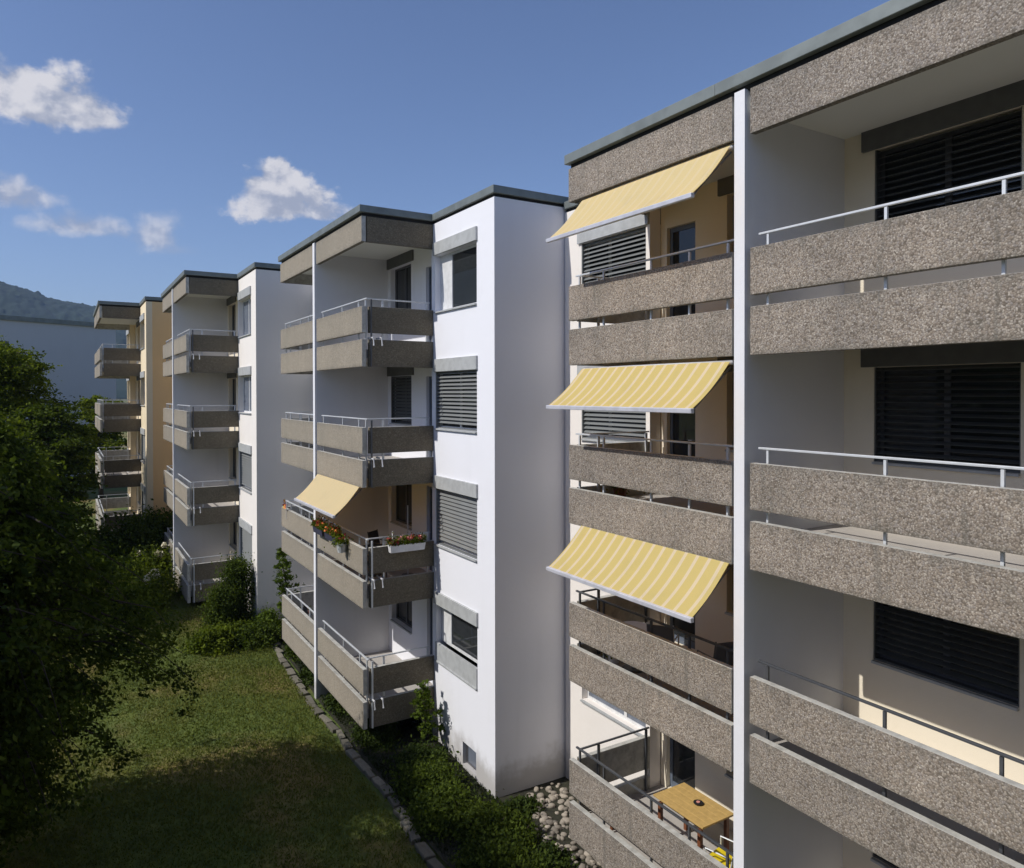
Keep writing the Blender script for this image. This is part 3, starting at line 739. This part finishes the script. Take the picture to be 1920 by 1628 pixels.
# grass and ground cover
def scatter_blades(n, fx, size, m_, name, lab, hgt):
    x, y = fx(n); z = np.array([gz(a, b) for a, b in zip(x, y)]) + 0.04 * np.sin(x * .9 + y * .5) * np.sin(y * .7)
    P = np.stack([x, y, z + hgt * .4], 1); d = np.stack([rng.normal(0, .5, n), rng.normal(0, .5, n), np.full(n, 1.2)], 1)
    o = leaf_obj(leaf_mesh(P, size, up=0, dirs=d, aspect=.22), name, m_); tag(o, kind='stuff'); return o


def lawn_xy(n):
    y = 11 + 24 * rng.uniform(0, 1, n) ** .9; return rng.uniform(-3.0, 5.45, n), y


scatter_blades(190000, lawn_xy, .04, 'grass', 'lawn_grass', '', .05)
def bed_xy(n): return 5.8 + 1.75 * rng.uniform(0, 1, n) ** 1.1, 9.5 + 14.5 * rng.uniform(0, 1, n)
scatter_blades(26000, bed_xy, .045, 'litter', 'ground_cover', '', .08)


# narrow stone path
def rock_mesh(name, m_, sx, sy, sz, seed=0, flat=False):
    r = np.random.default_rng(seed); mb = MB(); n = 7
    rings = [(0, .86), (.55, 1.0), (.9, .78)] if not flat else [(0, 1.0), (.8, 1.0), (1, .93)]
    jit = 1 + r.uniform(-.16, .16, n)
    for h, q in rings:
        for k in range(n):
            a = 2 * math.pi * k / n
            mb.v.append((math.cos(a) * sx * q * jit[k], math.sin(a) * sy * q * jit[k], h * sz * (1 + r.uniform(-.08, .08))))
    for j in range(len(rings) - 1):
        for k in range(n): k2 = (k + 1) % n; mb.f.append((j * n + k, j * n + k2, (j + 1) * n + k2, (j + 1) * n + k)); mb.mi.append(0)
    mb.v.append((0, 0, sz * (1.08 if not flat else 1.0))); t = len(mb.v) - 1
    for k in range(n): mb.f.append(((len(rings) - 1) * n + k, (len(rings) - 1) * n + (k + 1) % n, t)); mb.mi.append(0)
    me = bpy.data.meshes.new(name); me.from_pydata(mb.v, [], mb.f); me.materials.append(M[m_]); me.update()
    if not flat: me.polygons.foreach_set('use_smooth', [True] * len(me.polygons))
    return me


def path():
    root = bpy.data.objects.new('stone_path', None); C.objects.link(root); root['kind'] = 'structure'; root['label'] = 'narrow path of flat stones between lawn and planting bed'
    root.location = (5.6, 16, GZ + gz(5.6, 16)); ORG[root.name] = Vector((5.6, 16, gz(5.6, 16)))
    ms = []
    for i in range(8):
        q = [(-.14, -.24), (.14, -.24), (.15, .0), (.14, .24), (-.14, .24), (-.15, 0)]
        q = [(a + random.uniform(-.03, .03), b + random.uniform(-.025, .025)) for a, b in q]
        vs = [(a, b, -.06) for a, b in q] + [(a, b, .03) for a, b in q] + [(a * .9, b * .94, .042) for a, b in q]
        fs = [(k, (k + 1) % 6, 6 + (k + 1) % 6, 6 + k) for k in range(6)] + [(6 + k, 6 + (k + 1) % 6, 12 + (k + 1) % 6, 12 + k) for k in range(6)] + [tuple(range(12, 18))]
        me = bpy.data.meshes.new('stone'); me.from_pydata(vs, [], fs); me.materials.append(M['slabstone']); me.update(); ms.append(me)
    y = 9.0; i = 0
    while y < 25:
        x = 5.58 + .07 * math.sin(y * .55) + .04 * math.sin(y * 1.9); L = random.uniform(.34, .58)
        o = bpy.data.objects.new('stone', ms[random.randrange(8)]); link(o, root)
        o.location = (x - 5.6 + random.uniform(-.02, .02), y - 16, gz(x, y) - gz(5.6, 16) - .01 + random.uniform(0, .015)); o.rotation_euler = (random.uniform(-.03, .03), random.uniform(-.04, .04), random.uniform(-.12, .12)); o.scale = (random.uniform(.42, .7), L / .485, 1)
        y += L + random.choice([.0, .0, .01, .02]); i += 1


def rocks():
    root = bpy.data.objects.new('stone_bed', None); C.objects.link(root); root['kind'] = 'structure'; root['label'] = 'bed of pale rounded stones below the nearest balconies'
    b = Vector((8.2, 11.4, gz(8, 11.4))); root.location = (b.x, b.y, b.z + GZ); ORG[root.name] = b
    ms = [rock_mesh('rock', 'stone', .10, .085, .09, 20 + i) for i in range(7)]
    n = 0
    for i in range(2400):
        x = random.uniform(7.4, 9.0); y = random.uniform(9.9, 12.85)
        if x < 7.35 + max(0, (y - 11.2)) * .45 + random.uniform(0, .25): continue
        if x > 8.6 and y < 10.2: continue
        s = random.uniform(.34, .9); n += 1
        if n > 290: break
        o = bpy.data.objects.new('rock', ms[i % 7]); link(o, root)
        o.location = (x - b.x, y - b.y, gz(x, y) - b.z - .02 + (random.uniform(0, .05))); o.rotation_euler = (random.uniform(-.3, .3), random.uniform(-.3, .3), random.uniform(0, 6.3)); o.scale = (s, s, s * random.uniform(.7, 1.1))


path(); rocks()


# ------------------------------------------------------------------ things on the balconies
FA = lambda k: FL - k * H            # floor of the nearest house
FB = lambda k: FL + .127 - k * H     # floor of the middle house


def table():
    z = FA(3); t = thing('wooden_table', 'yellow wooden table on the lowest visible balcony of the nearest house', 'table', (8.6, 8.5, z))
    mb = MB()
    for i in range(5): mb.box(8.26 + i * .142, 8.26 + (i + 1) * .142 - .008, 7.95, 9.05, z + .70, z + .73)
    mb2 = [MB().box(8.26 + i * .142, 8.26 + (i + 1) * .142 - .006, 7.95, 9.05, z + .705, z + .735) for i in range(5)]
    for m_ in mb2: build(m_, 'table_board', 'wood', t, bevel=.003)
    build(MB().box(8.33, 8.90, 8.05, 8.95, z + .64, z + .703), 'apron', 'redwood', t)
    for x in (8.32, 8.90):
        for y in (8.06, 8.94): build(MB().box(x - .03, x + .03, y - .03, y + .03, z, z + .639), 'leg', 'redwood', t)
    a = thing('ashtray', 'small dark dish lying on the yellow wooden table', 'dish', (8.68, 8.45, z + .735)); m_ = MB(); m_.lathe(8.68, 8.45, [(z + .736, .05), (z + .75, .075), (z + .765, .08)], 12); build(m_, 'dish', 'black', a)
    m_ = MB(); m_.lathe(8.68, 8.45, [(z + .766, .03), (z + .775, .03)], 8); build(m_, 'contents', 'pinkpetal', a)


def chair(x, y, z, rot, seatm, framem, label, name='balcony_chair', arms=True):
    t = thing(name, label, 'chair', (x, y, z)); c, s = math.cos(rot), math.sin(rot)
    def P(a, b, h): return (x + a * c - b * s, y + a * s + b * c, z + h)
    def bx(a0, a1, b0, b1, h0, h1): return MB().hexa([P(a0, b0, h0), P(a1, b0, h0), P(a1, b1, h0), P(a0, b1, h0), P(a0, b0, h1), P(a1, b0, h1), P(a1, b1, h1), P(a0, b1, h1)])
    build(bx(-.22, .22, -.22, .22, .42, .46), 'seat', seatm, t, bevel=.01)
    m_ = MB().hexa([P(-.21, .20, .47), P(.21, .20, .47), P(.21, .23, .47), P(-.21, .23, .47), P(-.21, .30, .90), P(.21, .30, .90), P(.21, .33, .90), P(-.21, .33, .90)]); build(m_, 'backrest', seatm, t, bevel=.01)
    for a in (-.21, .21):
        build(MB().tube([P(a, -.2, 0), P(a, -.19, .63), P(a, .22, .65)], .013, 6), 'front_leg', framem, t)
        build(MB().tube([P(a, .26, 0), P(a, .21, .45), P(a, .31, .92)], .013, 6), 'back_leg', framem, t)


table()
chair(8.3, 7.55, FA(3), 3.14 + .2, 'yellow', 'steel', 'yellow chair half hidden behind the party wall at the wooden table')
def bench():
    z = FA(3); t = thing('low_bench', 'dark bench along the panel in front of the wooden table', 'bench', (7.9, 8.9, z))
    for i in range(3): build(MB().box(7.80 + i * .11, 7.90 + i * .11, 8.0, 9.75, z + .41, z + .44), 'seat_slat', 'darkplant', t)
    for y in (8.15, 9.6): build(MB().box(7.82, 8.10, y - .03, y + .03, z, z + .409), 'leg', 'redwood', t)
bench()
def parasol():
    z = FA(3); t = thing('folded_parasol', 'closed black parasol standing at the right end of the lowest balcony', 'parasol', (9.1, 7.6, z))
    build(MB().lathe(9.1, 7.6, [(z, .22), (z + .06, .2), (z + .07, .04)], 12), 'base', 'darksteel', t)
    build(MB().tube([(9.1, 7.6, z + .07), (9.1, 7.6, z + 1.9)], .02, 8), 'pole', 'darksteel', t)
    build(MB().lathe(9.1, 7.6, [(z + .75, .03), (z + .8, .11), (z + 1.3, .09), (z + 1.85, .03)], 10), 'canopy', 'black', t, smooth=True)
parasol()
chair(8.35, 8.9, FA(2), 2.2, 'greycloth', 'steel', 'grey garden chair on the balcony under the lowest awning, left of two')
chair(8.5, 7.9, FA(2), 2.9, 'greycloth', 'darksteel', 'dark garden chair on the balcony under the lowest awning, right of two')
def roundtable(x, y, z, label, topm):
    t = thing('round_table', label, 'table', (x, y, z)); build(MB().lathe(x, y, [(z + .68, .3), (z + .70, .31), (z + .71, .3)], 20), 'table_top', topm, t)
    build(MB().tube([(x, y, z + .03), (x, y, z + .68)], .025, 8), 'pedestal', 'steel', t); build(MB().lathe(x, y, [(z, .2), (z + .03, .18)], 14), 'foot', 'darksteel', t)
roundtable(8.1, 9.35, FA(2), 'small pale round table under the lowest awning', 'whiteplastic')
def planter(x, y, z, label, potm, flowers, r=.12, hang=False):
    t = thing('flower_pot', label, 'flower pot', (x, y, z)); build(MB().lathe(x, y, [(z, r * .7), (z + r * 1.5, r), (z + r * 1.6, r * 1.05)], 14), 'pot', potm, t, smooth=False)
    n = 260; P = rng.normal(size=(n, 3)) * np.array([r * .8, r * .8, r * .5]) + np.array([x, y, z + r * 2.1]); leaf_obj(leaf_mesh(P, .035), 'foliage', 'leafmid', t)
    for fl in flowers:
        n = 46; cc = np.array([x, y, z + r * 2.5]) + rng.normal(size=(7, 3)) * np.array([r * .8, r * .8, r * .3]); P = cc[rng.integers(0, 7, n)] + rng.normal(size=(n, 3)) * .018; leaf_obj(leaf_mesh(P, .026, aspect=.9), 'flowers', fl, t)
    return t
planter(8.35, 10.0, FA(1), 'brown red leaved pot behind the railing under the middle awning', 'redwood', ['redpetal'], .13)
planter(8.0, 9.75, FA(2) , 'pink flowering pot on the balcony under the lowest awning', 'whiteplastic', ['pinkpetal'], .12)


def flowerbox(x0, x1, y0, y1, z, label, boxm, flowers, name='flower_box'):
    t = thing(name, label, 'flower box', ((x0 + x1) / 2, (y0 + y1) / 2, z))
    mb = MB(); mb.hexa([(x0 + .02, y0 + .02, z), (x1 - .02, y0 + .02, z), (x1 - .02, y1 - .02, z), (x0 + .02, y1 - .02, z), (x0, y0, z + .17), (x1, y0, z + .17), (x1, y1, z + .17), (x0, y1, z + .17)]); build(mb, 'trough', boxm, t, bevel=.006)
    n = 900; P = np.stack([rng.uniform(x0 - .03, x1 + .03, n), rng.uniform(y0 - .03, y1 + .03, n), z + .17 + np.abs(rng.normal(0, .085, n))], 1); leaf_obj(leaf_mesh(P, .03), 'foliage', 'leafmid', t)
    for fl in flowers:
        cc = np.stack([rng.uniform(x0, x1, 11), rng.uniform(y0, y1, 11), z + .24 + rng.uniform(-.03, .1, 11)], 1); n = 120
        P = cc[rng.integers(0, 11, n)] + rng.normal(size=(n, 3)) * .024; leaf_obj(leaf_mesh(P, .026, aspect=.9), 'flowers', fl, t)


zt = ZA + .127 - 2 * H
G2 = 'flower boxes on one balcony of the middle white house'
flowerbox(5.54, 5.71, 18.35, 19.15, zt - .12, 'dark flower box nearest the party wall strip, orange and red flowers', 'darkplant', ['orangepetal', 'redpetal'])
flowerbox(5.54, 5.71, 17.25, 18.15, zt - .12, 'dark flower box in the middle of the balcony panel, red and orange flowers', 'darkplant', ['redpetal', 'orangepetal'])
planter(5.60, 16.95, zt - .26, 'round silver pot hooked on the panel below the orange flowers', 'steel', ['redpetal'], .13)
flowerbox(6.32, 7.2, 15.66, 15.84, zt - .14, 'long white flower box on the side panel with red flowers', 'whiteplastic', ['redpetal', 'pinkpetal'])
roundtable(6.5, 17.2, FB(2), 'dark round table behind the flower boxes', 'black')
chair(6.3, 16.55, FB(2), 3.0, 'black', 'darksteel', 'black chair near the side railing behind the white flower box')
chair(7.0, 17.9, FB(2), .6, 'black', 'darksteel', 'black chair on the far side of the dark round table')
pp = thing('parasol_pole', 'thin pale pole standing on the balcony with the flower boxes', 'pole', (7.15, 16.6, FB(2))); build(MB().tube([(7.15, 16.6, FB(2)), (7.15, 16.6, FB(2) + 1.75)], .015, 8), 'pole', 'pale', pp); build(MB().lathe(7.15, 16.6, [(FB(2), .16), (FB(2) + .06, .15)], 12), 'foot', 'darksteel', pp)
def pinwheel():
    x, y, z = 5.70, 22.45, zt + .02
    t = thing('pinwheel', 'red orange and yellow pinwheel at the far end of a balcony of the middle house', 'pinwheel', (x, y, z - .3))
    build(MB().tube([(x, y, z - .3), (x, y, z + .16)], .008, 5), 'stick', 'pale', t)
    for i in range(8):
        a = i * math.pi / 4; b = a + .62; r = .17; c = (x - .03, y, z + .16); mb = MB()
        mb.face([c, (x - .03, y + r * math.cos(a), z + .16 + r * math.sin(a)), (x - .09, y + r * .8 * math.cos(b), z + .16 + r * .8 * math.sin(b))]); build(mb, 'blade', ['redpetal', 'orangepetal', 'yellowpetal', 'redpetal'][i % 4], t)
pinwheel()
chair(6.3, 21.4, FB(2), 1.2, 'black', 'steel', 'dark chair on the far balcony behind the cream awning')
chair(6.3, 20.6, FB(2), 1.9, 'darkplant', 'steel', 'blue black chair beside the other one behind the cream awning')
chair(6.2, 21.5, FB(3), .8, 'black', 'darksteel', 'black chair on the lowest far balcony of the middle house')
planter(6.1, 22.3, FB(3) + .3, 'pot with pink flowers on the lowest far balcony of the middle house', 'darkplant', ['pinkpetal'], .14)
planter(5.2, 29.2, FL + .274 - 3 * H, 'white pot on the lowest balcony of the third house', 'whiteplastic', ['creampetal'], .17)
# flowers at the third house
def hydrangea(x, y, z, label):
    t = thing('flowering_shrub', label, 'flowering shrub', (x, y, z - .9)); st = MB()
    for i in range(5): st.tube([(x, y, z - .9), (x + rng.uniform(-.3, .3), y + rng.uniform(-.3, .3), z)], .012, 4)
    build(st, 'stems', 'bark', t); n = 1500; P = rng.normal(size=(n, 3)) * np.array([.4, .4, .3]) + np.array([x, y, z - .35]); leaf_obj(leaf_mesh(P, .06), 'foliage', 'leafmid', t)
    for i in range(5):
        c = np.array([x, y, z]) + rng.normal(size=3) * np.array([.3, .3, .16]); P = c + rng.normal(size=(90, 3)) * .055; leaf_obj(leaf_mesh(P, .04, aspect=.9), 'flower_head', 'creampetal', t)
hydrangea(3.1, 33.0, -6.5, 'cream flowering shrub left of the lowest balcony of the third house')
hydrangea(3.0, 30.2, -6.9, 'cream flowering shrub at the lawn edge before the third house')
planter(2.9, 43.2, FL + .4 - 2 * H + .1, 'plants standing on a balcony of the peach coloured house', 'whiteplastic', ['creampetal'], .2)

# ------------------------------------------------------------------ air
hz = MB().box(-3400, 3400, -400, 4200, -12, 330)
m_ = bpy.data.materials.new('air'); m_.use_nodes = True; nt = m_.node_tree; nt.nodes.clear()
o_ = nt.nodes.new('ShaderNodeOutputMaterial'); v_ = nt.nodes.new('ShaderNodeVolumePrincipled'); v_.inputs['Color'].default_value = (.42, .62, 1, 1); v_.inputs['Density'].default_value = 1.5e-4
nt.links.new(v_.outputs[0], o_.inputs['Volume'])
tag(build(hz, 'haze', m_), kind='stuff')
